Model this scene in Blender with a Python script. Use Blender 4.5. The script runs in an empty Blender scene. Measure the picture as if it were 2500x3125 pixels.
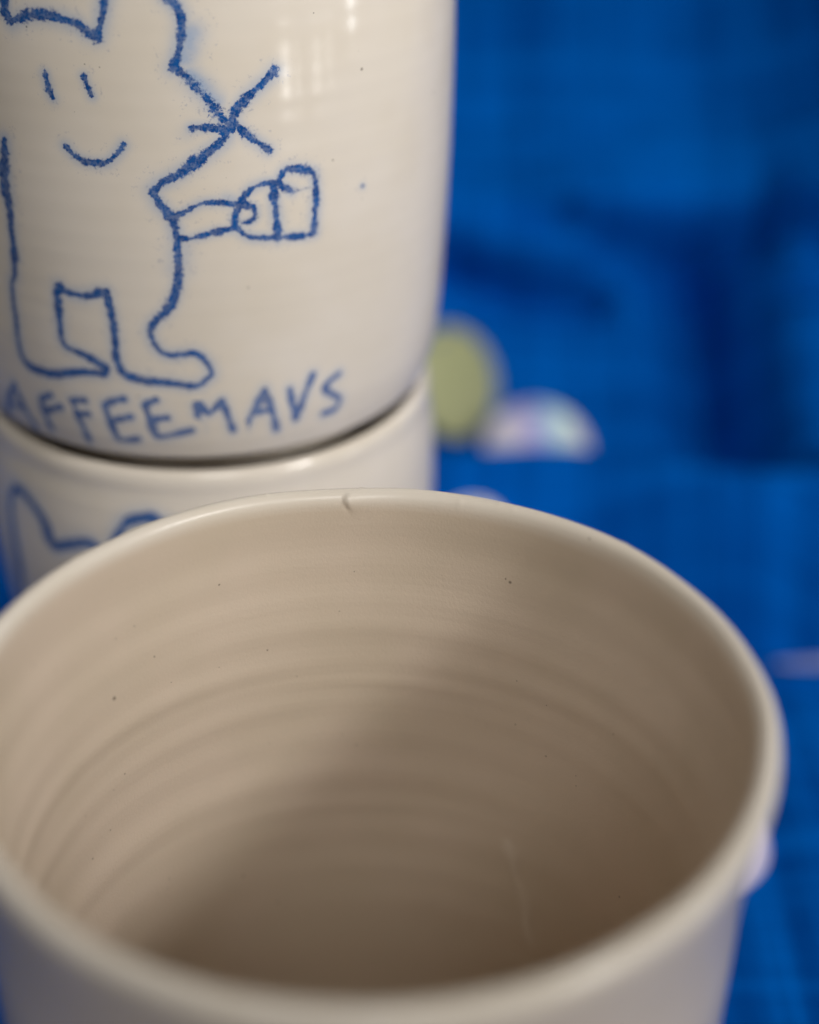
import bpy, math, random
import numpy as np
from mathutils import Matrix, Vector

MM = 0.001
rng = np.random.default_rng(7)
random.seed(7)
scene = bpy.context.scene
coll = scene.collection

# ------------------------------------------------------------------ camera
PITCH, ROLL = 0.5331, -0.0097
cam_data = bpy.data.cameras.new('camera')
cam_data.sensor_fit = 'HORIZONTAL'
cam_data.sensor_width = 24.0
cam_data.lens = 50.09
cam_data.clip_start = 0.005
cam_data.clip_end = 20.0
cam_data.dof.use_dof = True
cam_data.dof.focus_distance = 0.2045
cam_data.dof.aperture_fstop = 5.0
cam_data.dof.aperture_blades = 9
cam = bpy.data.objects.new('camera', cam_data)
coll.objects.link(cam)
fw = Vector((0, math.cos(PITCH), -math.sin(PITCH)))
up0 = Vector((0, math.sin(PITCH), math.cos(PITCH)))
r0 = Vector((1, 0, 0))
rt = r0 * math.cos(ROLL) - up0 * math.sin(ROLL)
up = r0 * math.sin(ROLL) + up0 * math.cos(ROLL)
cam.matrix_world = Matrix(((rt.x, up.x, -fw.x, 4.528 * MM),
                           (rt.y, up.y, -fw.y, -135.89 * MM),
                           (rt.z, up.z, -fw.z, 190.56 * MM),
                           (0, 0, 0, 1)))
scene.camera = cam

# ------------------------------------------------------------------ room light
world = bpy.data.worlds.new('World')
scene.world = world
world.use_nodes = True
bg = world.node_tree.nodes['Background']
bg.inputs['Color'].default_value = (1.0, 0.94, 0.86, 1)
bg.inputs['Strength'].default_value = 0.15


def area_light(name, az, el, dist, sx, sy, power, color, target=(0.0, 0.05, 0.08)):
    """az: degrees to the right of the direction that faces the camera side (-y)."""
    a, e = math.radians(az), math.radians(el)
    d = Vector((math.sin(a) * math.cos(e), -math.cos(a) * math.cos(e), math.sin(e)))
    L = bpy.data.lights.new(name, 'AREA')
    L.shape = 'RECTANGLE'
    L.size, L.size_y = sx, sy
    L.energy = power
    L.color = color
    o = bpy.data.objects.new(name, L)
    o.location = Vector(target) + d * dist
    o.rotation_euler = d.to_track_quat('Z', 'Y').to_euler()
    coll.objects.link(o)
    return o


area_light('window_light', 57, 33, 0.85, 0.05, 0.13, 1.5, (1.0, 0.98, 0.95))


def beam_light(name, az, el, dist, power, color, target, cone, radius):
    """added soft spot aimed at the stacked mugs; its cone leaves the front mug dimmer"""
    a, e = math.radians(az), math.radians(el)
    d = Vector((math.sin(a) * math.cos(e), -math.cos(a) * math.cos(e), math.sin(e)))
    L = bpy.data.lights.new(name, 'SPOT')
    L.energy, L.color = power, color
    L.spot_size, L.spot_blend = math.radians(cone), 1.0
    L.shadow_soft_size = radius
    o = bpy.data.objects.new(name, L)
    o.location = Vector(target) + d * dist
    o.rotation_euler = d.to_track_quat('Z', 'Y').to_euler()
    coll.objects.link(o)


beam_light('added_key_beam_light', 51, 30, 0.9, 20.0, (1.0, 0.965, 0.915), (-0.04, 0.13, 0.125), 22, 0.10)  # key spot, cone narrowed to dim the near mug as if shaded
beam_light('added_top_beam_light', 8, 42, 0.9, 15.4, (1.0, 0.965, 0.915), (0.03, 0.13, 0.06), 29, 0.2)  # added top spot, no source known; cone also dims the near mug
area_light('second_window_light', 140, 32, 1.5, 0.5, 0.6, 3.0, (1.0, 0.97, 0.94))
# narrow bright gaps between the curtains of a tall window
GAP = (-0.02, 0.07, 0.13)
area_light('curtain_gap_light', 47, -14.2, 1.0, 0.030, 0.085, 0.20, (1.0, 0.97, 0.92), GAP)
area_light('curtain_gap_light', 52.5, -14.6, 1.0, 0.014, 0.10, 0.05, (1.0, 0.97, 0.92), GAP)
area_light('curtain_gap_light', 61, -14.0, 1.0, 0.06, 0.08, 0.09, (1.0, 0.98, 0.95), GAP)
area_light('curtain_gap_light', 67, -13.0, 1.0, 0.02, 0.09, 0.04, (1.0, 0.98, 0.95), GAP)
area_light('curtain_gap_light', 78, -7.0, 1.0, 0.035, 0.10, 0.26, (0.95, 0.98, 1.0), GAP)

scene.view_settings.view_transform = 'Standard'
scene.view_settings.look = 'None'
scene.view_settings.exposure = 0.0
scene.view_settings.gamma = 1.0
scene.view_settings.use_curve_mapping = False
scene.cycles.max_bounces = 9
scene.cycles.diffuse_bounces = 6
scene.cycles.use_denoising = True
scene.cycles.adaptive_threshold = 0.02
scene.cycles.caustics_reflective = False
scene.cycles.caustics_refractive = False


# ------------------------------------------------------------------ node helpers
class Nodes:
    def __init__(self, name):
        self.m = bpy.data.materials.new(name)
        self.m.use_nodes = True
        self.t = self.m.node_tree
        self.b = self.t.nodes['Principled BSDF']
        self.co = self.n('ShaderNodeTexCoord').outputs['Object']

    def n(self, kind, **kw):
        nd = self.t.nodes.new(kind)
        for k, v in kw.items():
            setattr(nd, k, v)
        return nd

    def set(self, sock, v):
        if isinstance(v, bpy.types.NodeSocket):
            self.t.links.new(v, sock)
        elif isinstance(v, tuple) and len(v) == 3 and sock.type == 'RGBA':
            sock.default_value = (*v, 1)
        else:
            sock.default_value = v

    def math(self, op, a, b=0.0, c=0.0, clamp=False):
        nd = self.n('ShaderNodeMath', operation=op, use_clamp=clamp)
        for i, v in enumerate((a, b, c)):
            self.set(nd.inputs[i], v)
        return nd.outputs[0]

    def ramp(self, v, lo, hi, a=0.0, b=1.0, smooth=True):
        nd = self.n('ShaderNodeMapRange', interpolation_type='SMOOTHSTEP' if smooth else 'LINEAR')
        for i, x in enumerate((v, lo, hi, a, b)):
            self.set(nd.inputs[i], x)
        return nd.outputs[0]

    def mix(self, f, a, b):
        nd = self.n('ShaderNodeMix', data_type='RGBA')
        self.set(nd.inputs[0], f)
        self.set(nd.inputs[6], a)
        self.set(nd.inputs[7], b)
        return nd.outputs[2]

    def mapping(self, scale, rot=(0, 0, 0), v=None):
        nd = self.n('ShaderNodeMapping')
        self.set(nd.inputs['Vector'], v or self.co)
        nd.inputs['Scale'].default_value = scale
        nd.inputs['Rotation'].default_value = rot
        return nd.outputs[0]

    def noise(self, scale, detail=2.0, rough=0.5, v=None, lo=None, hi=None):
        nd = self.n('ShaderNodeTexNoise')
        self.set(nd.inputs['Vector'], v or self.co)
        nd.inputs['Scale'].default_value = scale
        nd.inputs['Detail'].default_value = detail
        nd.inputs['Roughness'].default_value = rough
        if lo is None:
            return nd.outputs[0]
        return self.ramp(nd.outputs[0], lo, hi)

    def attr(self, name):
        return self.n('ShaderNodeAttribute', attribute_name=name).outputs['Fac']

    def bump(self, h, dist, strength=1.0, normal=None):
        nd = self.n('ShaderNodeBump')
        nd.inputs['Strength'].default_value = strength
        nd.inputs['Distance'].default_value = dist
        self.set(nd.inputs['Height'], h)
        if normal is not None:
            self.set(nd.inputs['Normal'], normal)
        return nd.outputs[0]


def clay_material(name, ink_kind=None, base=(0.735, 0.675, 0.595), satin=False):
    """Cream stoneware; glossy clear glaze outside, satin inside ('inside' attribute)."""
    g = Nodes(name)
    col = g.mix(g.noise(70, 2, 0.6, lo=0.35, hi=0.7), base, tuple(c * k for c, k in zip(base, (0.965, 0.955, 0.93))))
    if satin:                       # bare, pinker clay inside; same tone paints shade on the outer wall
        col = g.mix(g.attr('bare_and_shade'), col, g.mix(g.noise(45, 2, 0.6, lo=0.3, hi=0.7), (0.63, 0.528, 0.43), (0.585, 0.495, 0.39)))
    rings = g.noise(1.0, 1, 0.6, v=g.mapping((8, 8, 900)))
    col = g.mix(g.math('MULTIPLY', rings, 0.07), col, (0.5, 0.43, 0.34))
    # iron specks of several sizes
    for sc, ex, gain in ((240.0, 5.0, 0.068), (560.0, 3.0, 0.09)):
        vo = g.n('ShaderNodeTexVoronoi', feature='F1')
        g.set(vo.inputs['Vector'], g.co)
        vo.inputs['Scale'].default_value = sc
        sep = g.n('ShaderNodeSeparateColor')
        g.set(sep.inputs[0], vo.outputs['Color'])
        p = g.math('POWER', sep.outputs[0], ex)
        rad = g.math('MULTIPLY', p, gain)
        d = g.math('SUBTRACT', rad, vo.outputs['Distance'])
        sp = g.ramp(d, -0.012, 0.03)
        col = g.mix(g.math('MULTIPLY', sp, 0.72), col, (0.10, 0.075, 0.05))
    ins = g.attr('inside')
    rough = g.ramp(ins, 0.0, 1.0, 0.15 if satin else 0.12, 0.46, smooth=False)
    rough = g.math('ADD', rough, g.math('MULTIPLY', g.noise(240, 2), 0.05))
    if ink_kind:
        ink = g.attr('ink')
        smear = g.attr('smear')
        press = g.attr('press')
        if ink_kind == 'crayon':
            grain = g.noise(2600, 2, 0.65, lo=0.34, hi=0.66)
            grain2 = g.noise(1100, 1, 0.5, lo=0.32, hi=0.68)
            gr = g.math('ADD', g.math('MULTIPLY', grain, 0.6), g.math('MULTIPLY', grain2, 0.4))
            thr = g.math('SUBTRACT', g.math('MULTIPLY', g.math('MULTIPLY', ink, 1.75), press), g.math('MULTIPLY', gr, 0.85))
            solid = g.ramp(thr, -0.22, 0.5)
            a = g.math('MULTIPLY', solid, g.ramp(gr, 0.15, 0.95, 1.0, 0.76))
        else:
            gr = g.noise(420, 3, 0.6, lo=0.25, hi=0.75)
            thr = g.math('SUBTRACT', g.math('MULTIPLY', ink, 2.0), g.math('MULTIPLY', gr, 0.45))
            a = g.math('MULTIPLY', g.ramp(thr, -0.05, 0.7), g.math('MULTIPLY_ADD', gr, 0.25, 0.78))
        if ink_kind != 'crayon':
            a = g.math('MULTIPLY', a, press)
        sm = g.math('MULTIPLY', smear, g.math('MULTIPLY_ADD', g.noise(900, 3, 0.6), 0.7, 0.65))
        col = g.mix(g.math('MULTIPLY', sm, 0.72, clamp=True), col, (0.12, 0.29, 0.58))
        dark = g.mix(g.noise(700, 2, lo=0.3, hi=0.7), (0.002, 0.055, 0.235), (0.005, 0.088, 0.325))
        col = g.mix(g.math('MINIMUM', a, 1.0), col, dark)
    g.set(g.b.inputs['Base Color'], col)
    g.set(g.b.inputs['Roughness'], rough)
    g.b.inputs['IOR'].default_value = 1.5
    if satin:                       # fine tooth of the unglazed-looking inside
        tooth = g.math('MULTIPLY', g.noise(3000, 1, 0.7), g.math('MULTIPLY_ADD', ins, 0.000022, 0.000002))
        g.set(g.b.inputs['Normal'], g.bump(tooth, 1.0))
    return g.m


# ------------------------------------------------------------------ geometry helpers
def catmull(pts, per=8):
    """Smooth polyline through pts (open)."""
    p = np.asarray(pts, float)
    if len(p) < 3:
        t = np.linspace(0, 1, per + 1)[:, None]
        return p[0] * (1 - t) + p[-1] * t
    q = np.vstack([2 * p[0] - p[1], p, 2 * p[-1] - p[-2]])
    out = []
    for i in range(1, len(q) - 2):
        a, b, c, d = q[i - 1], q[i], q[i + 1], q[i + 2]
        t = np.linspace(0, 1, per, endpoint=False)[:, None]
        out.append(0.5 * (2 * b + (c - a) * t + (2 * a - 5 * b + 4 * c - d) * t ** 2 + (3 * b - a - 3 * c + d) * t ** 3))
    out.append(p[-1:])
    return np.vstack(out)


def resample(p, step):
    seg = np.hypot(*np.diff(p, axis=0).T)
    s = np.concatenate([[0], np.cumsum(seg)])
    n = max(2, int(round(s[-1] / step)))
    u = np.linspace(0, s[-1], n + 1)
    return np.stack([np.interp(u, s, p[:, k]) for k in range(p.shape[1])], 1)


def seg_dist(P, poly):
    """distance of points P (N,2) to a polyline, and the position 0..1 along it."""
    best = np.full(len(P), 1e9)
    pos = np.zeros(len(P))
    nseg = len(poly) - 1
    for i in range(nseg):
        a, b = poly[i], poly[i + 1]
        d = b - a
        L2 = max(d @ d, 1e-12)
        t = np.clip(((P - a) @ d) / L2, 0, 1)
        dd = np.hypot(*(P - a - t[:, None] * d).T)
        m = dd < best
        best[m] = dd[m]
        pos[m] = (i + t[m]) / nseg
    return best, pos


def mesh_from(name, co, faces, mats, attrs=None, smooth=True):
    """co in mm; faces (n,4) or (n,3) array."""
    me = bpy.data.meshes.new(name)
    faces = np.asarray(faces, np.int32)
    used, inv = np.unique(faces, return_inverse=True)
    f = inv.reshape(faces.shape)
    v = (np.asarray(co)[used] * MM).astype(np.float32)
    k = f.shape[1]
    me.vertices.add(len(v))
    me.vertices.foreach_set('co', v.ravel())
    me.loops.add(f.size)
    me.loops.foreach_set('vertex_index', f.ravel().astype(np.int32))
    me.polygons.add(len(f))
    me.polygons.foreach_set('loop_start', np.arange(0, f.size, k, dtype=np.int32))
    me.update(calc_edges=True)
    me.polygons.foreach_set('use_smooth', np.full(len(f), smooth))
    for m in (mats if isinstance(mats, (list, tuple)) else [mats]):
        me.materials.append(m)
    for an, av in (attrs or {}).items():
        a = me.attributes.new(an, 'FLOAT', 'POINT')
        a.data.foreach_set('value', np.asarray(av, np.float32)[used])
    me.update()
    return me


def link(name, me, parent=None, loc=(0, 0, 0), label=None, cat=None, group=None, kind=None):
    o = bpy.data.objects.new(name, me)
    coll.objects.link(o)
    if parent is not None:
        o.parent = parent
    else:
        o.location = Vector(loc) * MM
    if label:
        o['label'] = label
    if cat:
        o['category'] = cat
    if group:
        o['group'] = group
    if kind:
        o['kind'] = kind
    return o


def vessel(outer, lip, inner, dense, step=0.5, coarse=2.0, step_in=0.8):
    """Surface of revolution of a mug: outer wall upwards, lip, inner wall down to the floor.
    dense = (from_deg, to_deg, step_deg) gives the finer angular range; 0 deg faces the camera (-y).
    returns grids R, Z, TH (rows x cols), row flags: 0 outside .. 1 inside."""
    o = resample(catmull(outer), step)
    l = resample(catmull([outer[-1]] + lip + [inner[0]]), min(step, 0.25))
    i = resample(catmull(inner), step_in)
    prof = np.vstack([o, l[1:], i[1:]])
    flag = np.concatenate([np.zeros(len(o)), np.linspace(0, 1, len(l) - 1) ** 2 * 0.8, np.ones(len(i) - 1)])
    a0, a1, da = dense
    th = np.concatenate([np.arange(a0, a1, da), np.arange(a1, a0 + 360, coarse)])
    R, TH = np.meshgrid(prof[:, 0], th, indexing='ij')
    Z, _ = np.meshgrid(prof[:, 1], th, indexing='ij')
    F, _ = np.meshgrid(flag, th, indexing='ij')
    return R.copy(), Z.copy(), TH, F, len(o)


def grid_faces(nr, nc):
    r, c = np.meshgrid(np.arange(nr - 1), np.arange(nc), indexing='ij')
    c2 = (c + 1) % nc
    return np.stack([r * nc + c, r * nc + c2, (r + 1) * nc + c2, (r + 1) * nc + c], -1).reshape(-1, 4)


def to_xyz(R, Z, TH):
    t = np.radians(TH)
    return np.stack([R * np.sin(t), -R * np.cos(t), Z], -1).reshape(-1, 3)


def stroke_field(strokes, U, V, scale_u, soft=1.0, per=6):
    """ink strength 0..1 at surface points (theta deg, z mm) from hand-drawn strokes."""
    ink = np.zeros(len(U))
    press = np.ones(len(U))
    P = np.stack([U * scale_u, V], 1)
    for pts, w, pr in strokes:
        q = catmull(np.asarray(pts, float) * np.array([scale_u, 1.0]), per)
        lo, hi = q.min(0) - 3 * w - 0.5, q.max(0) + 3 * w + 0.5
        sel = np.where(((P >= lo) & (P <= hi)).all(1))[0]
        if not len(sel):
            continue
        d, pos = seg_dist(P[sel], q)
        ww = w * (0.74 + 0.2 * np.sin(pos * 9.1 + w * 40) + 0.1 * np.sin(pos * 23 + w * 17))
        val = np.clip(1.0 - d / (2.0 * ww * soft), 0, 1)
        m = val > ink[sel]
        ink[sel[m]] = val[m]
        press[sel[m]] = pr
    return ink, press


# ------------------------------------------------------------------ hand-drawn strokes: (points as (degrees round the mug, height mm), half width mm, pressure)
MOUSE = [
 ([(-29.94,143.75),(-28.66,141.42),(-27.92,139.84),(-27.73,138.76)],0.56,1),
 ([(-27.63,140.95),(-27.08,139.36),(-26.94,138),(-26.16,137.43)],0.5,1),
 ([(-26.16,137.43),(-24.35,138.06),(-21.7,138.6),(-18.19,138.81),(-15.38,138.52),(-12.64,138.05),(-10.7,137.26),(-8.94,136.83)],0.59,0.95),
 ([(-8.63,136.78),(-8.05,137.95),(-7.42,139.59),(-6.91,140.94),(-5.73,142.83),(-3.04,144.46),(0.4,144.76),(3.19,142.92),(4.92,141.05),(6.11,140.23),(6.84,138.87),(6.69,137.25),(6.22,135.89),(5.58,134.52),(4.74,133.28)],0.56,1),
 ([(4.74,133.28),(6.48,132.57),(7.7,131.84)],0.44,1.05),
 ([(7.29,132.05),(9.31,130.4),(11.35,128.76),(12.78,127.32),(14.05,126.48)],0.69,0.62),
 ([(23.43,132.15),(21.29,131),(18.96,129.85),(16.63,128.53),(15.2,127.16),(14.22,125.74)],0.53,0.95),
 ([(7.41,125.97),(9.38,126.07),(11.56,125.85),(13.76,125.62),(14.66,125.72)],0.41,0.95),
 ([(12.97,126.97),(14.26,126.33),(14.88,125.71),(13.32,125.64)],0.56,0.9),
 ([(15.39,126.56),(17.31,125),(19.52,123.83),(21.77,122.63)],0.44,0.95),
 ([(14.44,125.73),(13.24,124.46),(10.46,122.95),(7.24,121.54),(4.01,120.09),(1.24,119.19),(-0.44,118.13)],0.56,1),
 ([(-0.44,118.13),(0.52,116.6),(1.76,115.53),(2.8,114.59),(3.13,113.35),(3.6,112.1)],0.56,1),
 ([(3.03,114.6),(5.37,115.5),(8.14,116.36),(10.87,116.58),(13.57,116.3),(15.85,116.03),(18.15,115.57),(18.8,114.59),(17.81,113.73),(16.63,113.65)],0.38,0.9),
 ([(3.9,111.94),(6.87,112.04),(10.11,112.57),(12.88,112.83),(15.19,112.89)],0.38,0.9),
 ([(23.01,118.43),(20.16,118.36),(17.8,117.75),(16.34,116.62),(15.11,115.14),(14.78,113.6),(15.64,112.61),(17.46,111.71),(19.82,111.37),(22.24,111.22)],0.41,0.95),
 ([(22.52,118.17),(22.66,115.84),(23.04,113.31),(23.3,111.06)],0.47,1),
 ([(22.96,111.16),(25.69,110.98),(29.26,110.75),(30.94,110.87)],0.41,0.9),
 ([(31.22,117.93),(31.44,115.57),(31.13,113.4),(30.84,110.88)],0.44,0.95),
 ([(31.22,117.93),(30.72,118.91),(28.43,119.56),(25.48,119.84),(24,119.12),(23.73,118.38),(24.9,117.5),(26.13,117.07)],0.44,0.9),
 ([(26.12,117.14),(27.87,116.99),(30.42,116.93)],0.25,0.4),
 ([(-19.68,131.8),(-19.37,130.74),(-19.05,129.76),(-18.58,129.07)],0.38,1),
 ([(-11.88,132.07),(-11.33,131.05),(-10.61,129.66)],0.34,0.9),
 ([(-16.83,123.18),(-15.4,122.24),(-13.59,121.6),(-11.24,121.37),(-8.89,121.59),(-6.9,122.66),(-5.39,123.88)],0.41,0.95),
 ([(-30.95,122.63),(-31.54,119.82),(-31.84,117.31),(-31.94,114.49)],0.59,1),
 ([(-32.74,119.06),(-32.93,116.55),(-32.34,114.43)],0.5,0.9),
 ([(-31.94,114.49),(-32.05,111.93),(-32.28,108.99),(-32.16,107.04),(-32.59,107.78),(-33.25,104.34),(-34.48,103.03),(-34.92,100.29),(-35.04,97.57),(-35.43,93.98),(-34.62,91.72),(-31.83,90.8),(-26.02,90.89),(-19.77,92.1),(-14.02,92.38)],0.47,0.95),
 ([(-13.88,92.47),(-13.68,93.48),(-16.24,94.24),(-19.76,95.06),(-22.48,95.72),(-23.06,97.39),(-22.84,100.48),(-22.69,103.14),(-21.82,104.28)],0.47,0.95),
 ([(-22.02,104.15),(-19.85,103.44),(-16.27,103.47),(-13,104.1),(-11.57,104.3)],0.5,0.95),
 ([(-11.57,104.3),(-11.11,101.91),(-10.8,99.28),(-10.83,96.6),(-10.81,94.27),(-8.92,92.42),(-4.47,91.81),(0.53,91.59),(5.19,91.14),(7.77,92.19),(8.67,93.15),(7.44,94.95),(5.36,95.98),(0.99,95.75),(-1.14,96.2),(-2.64,97.33),(-3.25,99.04),(-2.27,100.39),(0.62,102.3),(2.44,104.52),(3.32,107.08),(3.4,109.97),(3.45,112.11),(3.4,114.2)],0.47,0.92),
 ([(42.38,115.67),(42.69,115.5)],0.22,0.7),
]
SMUDGE = [
 ([(8.18,137.23),(7.42,135.87),(6.65,134.5)],1.62,0.35),
 ([(7.74,132.26),(9.77,130.81),(11.81,129.03)],1.38,0.38),
 ([(13.16,116.94),(15.42,116.51)],0.88,0.25),
 ([(3.99,111.45),(3.64,109.22),(3.38,107.94)],1.62,0.22),
 ([(22.7,131.63),(20.8,130.32)],1,0.2),
 ([(5.34,115.19),(8.6,116.51)],0.88,0.15),
 ([(8.52,126.23),(6.7,125.39)],1.25,0.1),
]
LETTERS = [
[ ([(-70,90),(-69,86),(-68,81.5)],0.44,0.85), ([(-61,90),(-68.5,86)],0.44,0.85), ([(-68.5,86),(-61,81.5)],0.44,0.85),],
[ ([(-39.61,87.06),(-43.2,84),(-47,80.6)],0.42,0.85), ([(-39.61,87.06),(-38.27,83.99),(-36.29,80.54)],0.42,0.85), ([(-44,83.1),(-41,83.3),(-38.4,83.3)],0.38,0.75),],
[ ([(-31.6,86.24),(-31.36,83.99),(-30.87,81.63)],0.44,0.85), ([(-31.64,86.13),(-29.73,86.96),(-28.47,87.32)],0.44,0.85), ([(-31.71,84.19),(-28.8,85.11),(-26.25,85.86)],0.44,0.85),],
[ ([(-23.37,87.2),(-22.16,85.11),(-21.17,83.2),(-20.63,81.13)],0.44,0.85), ([(-23.41,87.09),(-21.18,87.61),(-19.63,87.73)],0.44,0.85), ([(-21.96,85.4),(-19.39,85.63)],0.44,0.85),],
[ ([(-14.96,87.57),(-14.25,85.33),(-13.52,83.35),(-12.83,82.19),(-10.39,82.22),(-8.39,82.53)],0.44,0.85), ([(-14.96,87.57),(-12.42,88.42),(-10.24,88.84)],0.44,0.85), ([(-13.31,85.24),(-11.03,85.77),(-9.32,86.12)],0.44,0.85),],
[ ([(-6.01,88.16),(-5.15,86.26),(-4.57,84.25),(-4.04,83.25),(-1.73,83.31),(1.09,83.84),(3.62,84.26)],0.44,0.85), ([(-6.02,88.01),(-4.58,88.69),(-3.41,89.05)],0.44,0.85), ([(-5.01,85.76),(-2.67,86.17),(-1.3,86.29)],0.44,0.85),],
[ ([(5.23,89.38),(5.24,86.99),(5.21,84.3)],0.44,0.85), ([(5.22,89.29),(7.03,87.25),(8.13,87.05),(10.46,88.65)],0.44,0.85), ([(10.55,88.77),(11.65,86.39),(12.68,83.95)],0.44,0.85),],
[ ([(19.71,89.75),(17.57,86.91),(14.98,83.95)],0.44,0.85), ([(19.71,89.75),(21.27,86.54),(22.41,83.17)],0.44,0.85), ([(17.1,86.3),(19.41,86.47),(21.28,86.36)],0.44,0.85),],
[ ([(25.33,89.1),(26.07,86.58),(26.94,84.26)],0.44,0.85), ([(26.94,84.26),(28.53,87.21),(30.72,90.57)],0.44,0.85),],
[ ([(37.34,89.61),(34.68,88.8),(33.91,87.8),(36.43,86.38),(37.98,85.4),(36.74,84.12),(34,83.95)],0.44,0.85),],
]
CAT = [
 ([(-55.62,43.53),(-52.21,51.15),(-50.36,55.91),(-50.73,60.74),(-50.94,64.52),(-50,66.64),(-48.04,68.23),(-45.01,68.43),(-41.82,67.73),(-38.91,66.58),(-36.7,64.88),(-35.54,63.06),(-33.46,62.28),(-29.75,63.3),(-24.31,64.53),(-21.61,64.1),(-19.4,62.72)],0.67,1),
 ([(-34.23,62.12),(-31.18,62.94),(-26.3,64.02)],0.67,0.9),
 ([(-16.72,65.28),(-15.15,67.54),(-13.36,69),(-9.7,69.96),(-6.72,69.94),(-4.13,68.59),(-2.46,66.2)],0.7,1),
]
# ------------------------------------------------------------------ blue cloth (the surface and backdrop)
CLOTH_PATH = [(-74, -182), (-70, -6), (-64, 0), (170, 0), (190, 1), (203, 5), (214, 12), (226, 22), (346, 142), (560, 340)]


def cloth_material():
    g = Nodes('blue_linen')
    uv = g.n('ShaderNodeUVMap').outputs[0]
    warp = g.noise(1.0, 1, 0.6, v=g.mapping((900, 18, 1), v=uv))
    weft = g.noise(1.0, 1, 0.6, v=g.mapping((18, 900, 1), v=uv))
    slub = g.noise(1.0, 2, 0.5, v=g.mapping((190, 4, 1), v=uv), lo=0.42, hi=0.66)
    slub2 = g.noise(1.0, 2, 0.5, v=g.mapping((4, 180, 1), v=uv), lo=0.45, hi=0.7)
    th = g.math('ADD', g.math('MULTIPLY', warp, 0.5), g.math('MULTIPLY', weft, 0.5))
    col = g.mix(g.ramp(th, 0.35, 0.65), (0.0002, 0.077, 0.39), (0.0004, 0.136, 0.60))
    col = g.mix(g.math('MULTIPLY', slub, 0.75), col, (0.0001, 0.050, 0.28))
    col = g.mix(g.math('MULTIPLY', slub2, 0.5), col, (0.0005, 0.155, 0.66))
    g.set(g.b.inputs['Base Color'], col)
    g.b.inputs['Roughness'].default_value = 0.92
    g.b.inputs['Specular IOR Level'].default_value = 0.0
    return g.m


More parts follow.
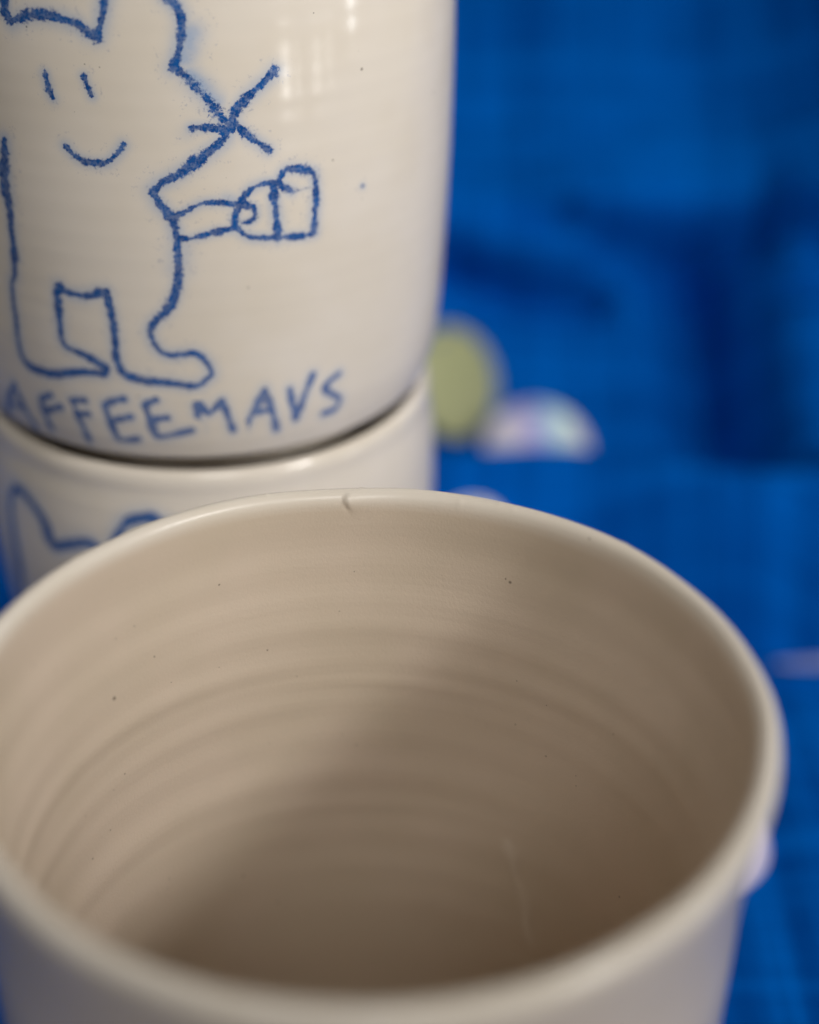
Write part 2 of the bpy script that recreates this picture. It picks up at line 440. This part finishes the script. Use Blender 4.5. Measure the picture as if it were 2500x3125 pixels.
def build_cloth():
    path = resample(np.asarray(CLOTH_PATH, float), 1.6)
    pad = np.pad(path, ((6, 6), (0, 0)), mode='edge')
    path = np.stack([np.convolve(pad[:, k], np.ones(13) / 13, 'valid') for k in (0, 1)], 1)
    seg = np.hypot(*np.diff(path, axis=0).T)
    s = np.concatenate([[0], np.cumsum(seg)])
    s += 430.0 - np.interp(170.0, path[:, 0], s)     # s = 430 where the table part ends
    tan = np.gradient(path, axis=0)
    tan /= np.hypot(tan[:, 0], tan[:, 1])[:, None]
    nor = np.stack([-tan[:, 1], tan[:, 0]], 1)
    xs = np.arange(-230, 330.1, 1.6)
    X, S = np.meshgrid(xs, s, indexing='xy')
    P = np.stack([X.ravel(), S.ravel()], 1)
    x, v = P[:, 0], P[:, 1]
    # soft random billows
    h = np.zeros(len(P))
    for k in range(26):
        lam = rng.uniform(28, 110)
        a = rng.uniform(0, 2 * np.pi)
        h += rng.uniform(0.4, 1.0) * lam * 0.0075 * np.sin((x * np.cos(a) + v * np.sin(a)) * 2 * np.pi / lam + rng.uniform(0, 6.28))
    for k in range(22):                                # finer creases
        lam = rng.uniform(11, 26)
        a = math.pi / 2 + rng.normal() * 0.55
        ph = rng.uniform(0, 6.28)
        env = np.exp(-(((x - rng.uniform(0, 120)) / rng.uniform(20, 45)) ** 2 + ((v - rng.uniform(440, 600)) / rng.uniform(15, 40)) ** 2))
        h += env * lam * 0.022 * np.sin((x * np.cos(a) + v * np.sin(a)) * 2 * np.pi / lam + ph)
    flat = 1 / (1 + np.exp(-(v - 372) / 9.0))        # the table part lies nearly smooth
    h *= 0.16 + 0.84 * flat + 0.3 * np.exp(-((x - 95) / 35) ** 2) * (1 - flat)
    h += 0.8 * np.exp(-((x - 88) / 26) ** 2) * np.exp(-((v - 345) / 34) ** 2) * (np.sin(x * 0.62 + 0.02 * v + 1) + 0.6 * np.sin(x * 1.13 + 0.5))

    def fold(poly, hgt, wf, wb, ends=12.0):
        """ridge (hgt>0) or crease (hgt<0); wf / wb are widths on the near and far side."""
        q = catmull(np.asarray(poly, float), 8)
        d, pos = seg_dist(P, q)
        vq = np.interp(x, q[:, 0], q[:, 1]) if q[-1, 0] - q[0, 0] > abs(q[-1, 1] - q[0, 1]) else None
        if vq is not None:
            w = np.where(v < vq, wf, wb)
        else:
            xq = np.interp(v, np.sort(q[:, 1]), q[np.argsort(q[:, 1]), 0])
            w = np.where(x < xq, wf, wb)
        return hgt * np.exp(-(d / w) ** 2)

    h += fold([(-120, 438), (-40, 442), (10, 442), (30, 443), (46, 441), (61, 436), (73, 433), (95, 436), (130, 440), (200, 430)], 19, 13, 8)
    h += fold([(12, 511), (24, 507), (36, 505), (48, 505)], -12, 3.6, 3.4)
    h += fold([(0, 521), (16, 518), (32, 514), (52, 514)], 7, 3.2, 14)
    h += fold([(44, 523), (60, 524), (76, 526), (90, 526), (112, 518)], 12, 3.6, 20)
    h += fold([(50, 515), (66, 516), (84, 517), (100, 513)], -9, 4, 3)
    h += fold([(70, 512), (72, 500), (73, 484), (75, 470), (77, 455)], -17, 9, 7)
    h += fold([(89, 503), (91, 490), (92, 475), (93, 458)], 15, 9, 22)
    h += fold([(150, 610), (132, 575), (130, 550), (142, 530)], 40, 30, 30)
    h += fold([(86, 501), (112, 503)], -8, 4, 5)
    h += fold([(50, 391), (72, 391.5), (83, 392.5), (110, 392)], 2.2, 1.6, 9)
    h += fold([(30, 417), (52, 411), (74, 410), (92, 416), (120, 421)], -11, 11, 8)
    h += fold([(84, 408), (105, 414)], -6, 5, 6)
    h[(v < 335)] *= 0.6
    # keep it flat right under the mugs
    for (cx, cy) in ((0, 0), (-26.5, 100)):
        d = np.hypot(x - cx, (v - 260) - cy)
        h = np.where(v < 420, h * np.clip((d - 40) / 22, 0, 1), h)
    nrow, ncol = X.shape
    Y = path[:, 0][:, None] + h.reshape(nrow, ncol) * nor[:, 0][:, None]
    Z = path[:, 1][:, None] + h.reshape(nrow, ncol) * nor[:, 1][:, None]
    co = np.stack([X, Y, Z], -1).reshape(-1, 3)
    r, c = np.meshgrid(np.arange(nrow - 1), np.arange(ncol - 1), indexing='ij')
    fc = np.stack([r * ncol + c, r * ncol + c + 1, (r + 1) * ncol + c + 1, (r + 1) * ncol + c], -1).reshape(-1, 4)
    me = mesh_from('cloth', co, fc, cloth_material())
    uv = me.uv_layers.new(name='UVMap')
    li = np.empty(len(me.loops), np.int32)
    me.loops.foreach_get('vertex_index', li)
    uv.data.foreach_set('uv', (P[li] * MM).astype(np.float32).ravel())
    o = link('cloth', me, loc=(0, 0, -0.6), kind='structure')
    o['label'] = 'rumpled royal blue linen cloth under and behind the mugs'
    return o


cloth = build_cloth()

# ------------------------------------------------------------------ front mug (open, seen from above)
M_PLAIN = clay_material('cream_stoneware', satin=True)
M_GLAZE = clay_material('cream_stoneware_glossy')


def build_front_mug():
    outer = [(0.5, 0.6), (20, 0.6), (31, 0.4), (33.2, 0.0), (34.6, 1.2), (36.2, 6), (37.6, 16), (38.3, 30), (38.6, 44),
             (38.7, 54), (38.8, 60), (38.98, 67), (39.0, 72), (39.4, 78), (40.25, 84), (40.75, 87), (40.98, 88.2)]
    lip = [(40.9, 89.1), (40.5, 89.75), (39.9, 90.0), (39.3, 89.85), (38.85, 89.4)]
    inner = [(38.62, 88.7), (38.5, 87.6), (38.4, 86.0), (38.35, 84.4), (38.2, 82.2), (37.6, 78), (36.9, 74), (36.3, 68), (36.0, 60), (35.8, 50), (35.6, 40),
             (35.2, 30), (34.6, 22), (33.2, 15), (30.0, 9.6), (24, 7.0), (16, 6.1), (8, 6.0), (0.5, 6.0)]
    R, Z, TH, F, n_out = vessel(outer, lip, inner, (138, 212, 0.2), step=1.0, coarse=0.75, step_in=0.35)
    t = np.radians(TH)
    # slightly oval, hand-thrown
    phi = t - math.pi / 2          # polar angle measured from +x
    oval = 1 - 0.0092 * np.cos(2 * phi - 0.763)
    R *= oval
    # rim runs a little uneven
    up_ = np.clip((Z - 60) / 30, 0, 1) ** 2
    Z += up_ * (0.16 * np.sin(3 * t + 0.6) + 0.10 * np.sin(5 * t + 2.0) + 0.05 * np.sin(11 * t))
    Z -= up_ * 1.4 * np.clip(np.cos(t), 0, 1) ** 1.5      # the near side dips a little
    R += up_ * (0.10 * np.sin(4 * t + 1.0) + 0.05 * np.sin(9 * t + 0.3) + 0.03 * np.sin(17 * t))
    # throwing rings on the inside: soft ridges that climb in a spiral
    inside = F > 0.95
    zz = Z + 2.6 * ((TH % 360) - 180) / 360.0
    ring = np.zeros_like(R)
    for zc, w, a in ((80.6, 1.5, 0.20), (76.0, 1.2, 0.10), (72.3, 1.2, 0.24), (67.6, 1.15, 0.36), (64.6, 0.8, 0.12), (61.6, 1.4, 0.30), (56.6, 1.6, 0.12),
                     (50.2, 1.9, 0.34), (45.6, 1.1, 0.12), (41.4, 1.9, 0.26), (35.0, 1.8, 0.22), (29.2, 2.0, 0.25), (23.5, 1.8, 0.2)):
        mod = 0.75 + 0.35 * np.sin(t * 2 + zc) + 0.2 * np.sin(t * 5 + zc * 3)
        z0 = zc + 0.35 * np.sin(t * 3 + zc * 1.7)
        ring += a * mod * np.exp(-((zz - z0) / (w * 1.35)) ** 2)
    ring += 0.008 * np.sin(zz * 6.1 + 0.6 * np.sin(zz * 1.3)) + 0.004 * np.sin(zz * 11.7 + 1.0 * np.sin(zz * 2.1))
    fade = 1 - 0.6 * np.clip((172 - TH % 360) / 45.0, 0, 1)       # the ridges were smoothed away on one side
    R -= np.where(inside, 0.85 * ring * fade, 0)
    # thin raised streak, paler than the clay, down the inner wall
    STREAK = np.array([(150.6, 43.0), (149.8, 41.2), (148.4, 37.7), (145.7, 34.6), (144.9, 31.3), (143.2, 28.4)])
    d_streak, p_streak = seg_dist(np.stack([TH.ravel() * 0.62, Z.ravel()], 1), catmull(STREAK * np.array([0.62, 1.0]), 5))
    d_streak = np.where(inside.ravel(), d_streak, 99.0)
    w_streak = 0.7 + 0.25 * np.sin(p_streak * 14)
    R -= (0.10 * np.exp(-(d_streak / w_streak) ** 2)).reshape(R.shape)
    co = to_xyz(R, Z, TH)
    nr, nc = R.shape
    # curl of slip left on the far rim
    BX, BY = -3.1, 40.0
    x, y, z = co.T
    r = np.hypot(x, y)
    # coordinates on the lip: u along the rim (to the right in view), w inwards/down over the lip
    u = x - BX
    w = (41.0 - r) + np.clip(90.0 - z, 0, 6) * 0.9
    near = (y > 30) & (np.abs(u) < 9) & (z > 78) & (F.ravel() > 0.0)
    # raised lobe to the right of a C-shaped edge
    edge_u = 0.30 * (w - 3.0) ** 2
    side = u - edge_u
    lobe = np.clip(side / 1.1 + 0.5, 0, 1)
    lobe = lobe * lobe * (3 - 2 * lobe) * np.exp(-np.clip(side, 0, None) / 1.5) * np.exp(-((w - 3.0) / 0.95) ** 2)
    groove = np.exp(-((side + 0.15) / 0.24) ** 2) * np.exp(-((w - 3.9) / 0.55) ** 2)
    amt = np.where(near, 0.62 * lobe - 0.15 * groove, 0)
    rad_dir = np.stack([-x / np.maximum(r, 1), -y / np.maximum(r, 1)], 1)
    upw = np.clip((z - 87.2) / 2.2, 0, 1)
    co[:, 0] += amt * rad_dir[:, 0] * (1 - 0.35 * upw)
    co[:, 1] += amt * rad_dir[:, 1] * (1 - 0.35 * upw)
    co[:, 2] += amt * 0.75 * upw
    # a few grog nubs on the rim edge
    for k in range(26):
        a = math.radians(rng.uniform(120, 262))
        rr = rng.uniform(38.0, 41.2)
        c = np.array([rr * math.sin(a), -rr * math.cos(a)])
        d2 = ((co[:, :2] - c) ** 2).sum(1)
        g = np.exp(-d2 / (2 * rng.uniform(0.15, 0.32) ** 2)) * (z > 87.2)
        co[:, 2] += g * rng.uniform(0.04, 0.13)
    faces = grid_faces(nr, nc)
    fl = F.ravel()
    burr_v = near & (np.abs(u - 0.6) < 2.4) & (w > 0.9) & (w < 6.2)
    burr_f = burr_v[faces].all(1)
    streak_f = (d_streak < 1.5)[faces].all(1)
    zc_ = co[:, 2]
    bare_and_shade = np.where(fl < 0.5, 0.6 * np.clip((88.0 - zc_) / 3.0, 0, 1), np.clip((89.2 - zc_) / 1.6, 0, 1))  # outer wall toned darker below the lip to stand in for shade
    attrs = {'inside': fl, 'bare_and_shade': bare_and_shade}
    o = link('mug', mesh_from('mug', co, faces[~(burr_f | streak_f)], M_PLAIN, attrs), loc=(0, 0, 0),
             label='empty open cream stoneware mug in front, seen into from above', cat='mug')
    link('slip_curl', mesh_from('slip_curl', co, faces[burr_f], M_PLAIN, attrs), parent=o)
    link('pale_streak', mesh_from('pale_streak', co, faces[streak_f], M_PLAIN, {k_: np.clip(1 - 0.5 * (0.6 + 0.4 * np.sin(p_streak * 9 + 1)) * np.exp(-(d_streak / w_streak) ** 2), 0, 1) for k_ in ('inside', 'bare_and_shade')}), parent=o)
    return o


front = build_front_mug()

# ------------------------------------------------------------------ stacked mugs with blue drawings
M_CRAYON = clay_material('cream_stoneware_crayon', 'crayon')
M_LETTER = clay_material('cream_stoneware_lettering', 'brush')
M_BRUSH = clay_material('cream_stoneware_brush', 'brush')


def build_drawn_mug(outer, lip, inner, layers, loc, label, dense, mean_r, wob):
    """layers: list of (part name, material, strokes, smears)."""
    R, Z, TH, F, n_out = vessel(outer, lip, inner, dense, step=0.24, coarse=2.0, step_in=1.2)
    t = np.radians(TH)
    R = R + wob * (np.sin(2 * t + 1) + 0.5 * np.sin(3 * t)) + 0.006 * np.sin(Z * 1.9 + 0.5 * np.sin(Z * .7)) * (F < .5) * (R > 30)
    co = to_xyz(R, Z, TH)
    nr, nc = R.shape
    faces = grid_faces(nr, nc)
    U = ((TH + 180) % 360 - 180).ravel()
    V = Z.ravel()
    k = mean_r * math.pi / 180
    outside = F.ravel() < 0.02
    idx = np.where(outside & (np.abs(U) < 100))[0]
    taken = np.zeros(len(faces), bool)
    parts = []
    for pname, mat, strokes, smears, lab in layers:
        ink = np.zeros(len(U))
        press = np.ones(len(U))
        sm = np.zeros(len(U))
        ink[idx], press[idx] = stroke_field(strokes, U[idx], V[idx], k)
        if smears:
            for pts, w, pr in smears:
                q = catmull(np.asarray(pts, float) * np.array([k, 1.0]), 4)
                d, _ = seg_dist(np.stack([U[idx] * k, V[idx]], 1), q)
                sm[idx] = np.maximum(sm[idx], 2.2 * pr * np.exp(-(d / w) ** 2))
        for pts, w, pr in strokes:      # faint bleed around every stroke
            q = catmull(np.asarray(pts, float) * np.array([k, 1.0]), 4)
            P = np.stack([U[idx] * k, V[idx]], 1)
            lo, hi = q.min(0) - 4, q.max(0) + 4
            s2 = np.where(((P >= lo) & (P <= hi)).all(1))[0]
            d, _ = seg_dist(P[s2], q)
            sm[idx[s2]] = np.maximum(sm[idx[s2]], 0.64 * pr * np.exp(-(d / (w * 2.2)) ** 2))
        hit = (ink > 0) | (sm > 0.012)
        fsel = hit[faces].any(1) & ~taken
        taken |= fsel
        parts.append((pname, mat, fsel, {'inside': F.ravel(), 'ink': ink, 'smear': sm, 'press': press}, lab))
    o = link('mug', mesh_from('mug', co, faces[~taken], M_GLAZE, {'inside': F.ravel()}), loc=loc, label=label, cat='mug',
             group='stacked mugs')
    for pname, mat, fsel, attrs, lab in parts:
        p = link(pname, mesh_from(pname, co, faces[fsel], mat, attrs), parent=o)
        if lab:
            p['label'] = lab
    return o


UP_OUT = [(0.5, 75.0), (26, 75.0), (27.0, 75.3), (27.6, 76.8), (28.6, 78.0), (31.0, 78.55), (32.8, 78.85), (33.75, 79.6), (34.2, 80.8), (34.75, 82.9), (35.35, 86.5), (35.85, 93),
          (36.3, 101.5), (36.75, 112), (36.95, 122.5), (37.0, 131.5), (36.7, 140), (36.3, 150), (36.2, 158), (36.5, 162.5)]
UP_LIP = [(36.2, 163.8), (35.2, 164.3), (34.2, 163.6)]
UP_IN = [(33.9, 162), (33.4, 150), (33.6, 130), (33.3, 110), (32.2, 92), (29, 84), (22, 80.5), (10, 80), (0.5, 80)]
build_drawn_mug([(r, z - 75) for r, z in UP_OUT], [(r, z - 75) for r, z in UP_LIP], [(r, z - 75) for r, z in UP_IN],
                [('mouse_drawing', M_CRAYON, [([(a, z - 75) for a, z in p], w, s) for p, w, s in MOUSE],
                  [([(a, z - 75) for a, z in p], w, s) for p, w, s in SMUDGE], 'blue crayon-like outline of a smiling mouse holding a cup')] +
                [('letter', M_LETTER, [([(a, z - 75) for a, z in p], w, s) for p, w, s in L], None, None) for L in LETTERS],
                (-26.8, 100, 75), 'upper stacked cream mug with blue mouse drawing and lettering KAFFEEMAVS', (-95, 95, 0.4), 36.5, 0.06)

LO_OUT = [(0.5, 0.5), (20, 0.5), (27, 0.3), (28.6, 1.0), (30.0, 6), (30.8, 14), (31.6, 25), (32.6, 38), (33.9, 48), (34.8, 57), (34.65, 65.5), (34.3, 70),
          (33.9, 73.2), (33.9, 74.6), (33.85, 75.4)]
LO_LIP = [(33.6, 76.2), (33.1, 76.75), (32.5, 76.85), (31.8, 76.4)]
LO_IN = [(31.2, 75.6), (30.6, 72), (31.6, 62), (31.6, 50), (29.8, 30), (28, 14), (24, 7), (12, 5.5), (0.5, 5.5)]
build_drawn_mug(LO_OUT, LO_LIP, LO_IN, [('brush_drawing', M_BRUSH, CAT, None, 'dark blue brushed outline with a pointed ear')],
                (-26.5, 100, 0), 'lower stacked cream mug with dark blue brush outline, half hidden behind the open mug', (-95, 95, 0.4), 34, 0.05)

# ------------------------------------------------------------------ round iridescent discs on the cloth


def disc_material(name, kind):
    g = Nodes(name)
    b = g.b
    if kind == 'green':
        col = g.mix(g.noise(60, 2), (0.40, 0.43, 0.21), (0.46, 0.47, 0.25))
        g.set(b.inputs['Base Color'], col)
        b.inputs['Roughness'].default_value = 0.45
    else:
        x = g.n('ShaderNodeSeparateXYZ')
        g.set(x.inputs[0], g.co)
        f = g.ramp(x.outputs[0], -0.013, 0.013, smooth=False)
        cr = g.n('ShaderNodeValToRGB')
        e = cr.color_ramp.elements
        stops = {'rainbow': [(0.0, (0.78, 0.76, 0.86)), (0.30, (0.85, 0.80, 0.92)), (0.50, (0.48, 0.46, 1.0)), (0.68, (0.62, 0.97, 1.0)),
                             (0.84, (0.95, 1.0, 1.0)), (1.0, (0.75, 0.50, 0.66))],
                 'lilac': [(0.0, (0.70, 0.66, 0.85)), (0.6, (0.66, 0.60, 0.90)), (1.0, (0.60, 0.55, 0.86))],
                 'sliver': [(0.0, (0.28, 0.32, 0.66)), (1.0, (0.26, 0.34, 0.70))],
                 'pearl': [(0.0, (0.93, 0.92, 0.94)), (1.0, (0.92, 0.92, 0.95))]}[kind]
        e[0].position, e[0].color = stops[0][0], (*stops[0][1], 1)
        e[1].position, e[1].color = stops[-1][0], (*stops[-1][1], 1)
        for p, c in stops[1:-1]:
            el = e.new(p)
            el.color = (*c, 1)
        g.set(cr.inputs[0], f)
        g.set(b.inputs['Base Color'], cr.outputs[0])
        b.inputs['Roughness'].default_value = {'rainbow': 0.2, 'pearl': 0.5}.get(kind, 0.35)
        b.inputs['Metallic'].default_value = {'rainbow': 0.1}.get(kind, 0.0)
        b.inputs['Coat Weight'].default_value = 0.8 if kind == 'rainbow' else 0.15
        b.inputs['Coat Roughness'].default_value = 0.07
        b.inputs['Thin Film Thickness'].default_value = 420 if kind == 'rainbow' else 0
        b.inputs['Thin Film IOR'].default_value = 1.45
    return g.m


def disc_mesh(name, r, mat, dish=1.3, thick=0.5, hole=True):
    """round dished disc with a small sewing hole near its edge and a rolled rim"""
    prof = [(0.0, dish), (r * 0.3, dish * 0.9), (r * 0.6, dish * 0.62), (r * 0.85, dish * 0.22), (r * 0.97, 0.0), (r, -0.15)]
    prof = resample(catmull(prof, 6), r / 14)
    n = 56
    th = np.linspace(0, 2 * np.pi, n, endpoint=False)
    allp = np.vstack([prof, prof[::-1] + np.array([0, -thick])])
    Rg, T = np.meshgrid(np.maximum(allp[:, 0], 0.02), th, indexing='ij')
    Zg = np.repeat(allp[:, 1][:, None], n, 1)
    Zg = Zg + 0.25 * np.sin(2 * T + r) * (Rg / r) ** 2
    co = np.stack([Rg * np.cos(T), Rg * np.sin(T), Zg], -1).reshape(-1, 3)
    fc = grid_faces(len(allp), n)
    if hole:
        cen = co[fc].mean(1)
        d = np.hypot(cen[:, 0], cen[:, 1] - r * 0.78)
        fc = fc[d > r * 0.085]
    return mesh_from(name, co, fc, mat)


def disc(r, kind, loc, normal, spin, label, dish=1.3):
    o = link('round_disc', disc_mesh('round_disc', r, disc_material('disc_' + kind, kind), dish), loc=loc, label=label, cat='disc',
             group='round discs scattered on the cloth')
    q = Vector(normal).to_track_quat('Z', 'Y')
    o.rotation_euler = (q.to_matrix() @ Matrix.Rotation(math.radians(spin), 3, 'Z')).to_euler()
    return o


disc(13.0, 'green', (14.5, 214, 18.5), (0.62, -0.62, 0.48), 0, 'pale green round disc leaning beside the stacked mugs')
disc(12.0, 'rainbow', (33.0, 199, 9.0), (0.12, -0.62, 0.78), 0, 'iridescent white and cyan disc peeking over the blue cloth fold', 2.6)
disc(7.0, 'pearl', (17.5, 166, 8.2), (0.0, -0.6, 0.8), 0, 'pearly white disc just showing above the rim of the open mug')
disc(13.0, 'lilac', (51.5, 80, 2.0), (0.1, -0.1, 0.98), 40, 'lilac disc lying on the cloth right of the open mug')
sliver = disc(13.0, 'sliver', (86.5, 129.5, 2.0), (0.0, -0.1, 0.99), 4, 'thin lavender sliver lying on the cloth at the far right', 0.6)
sliver.scale = (1.0, 0.12, 0.6)
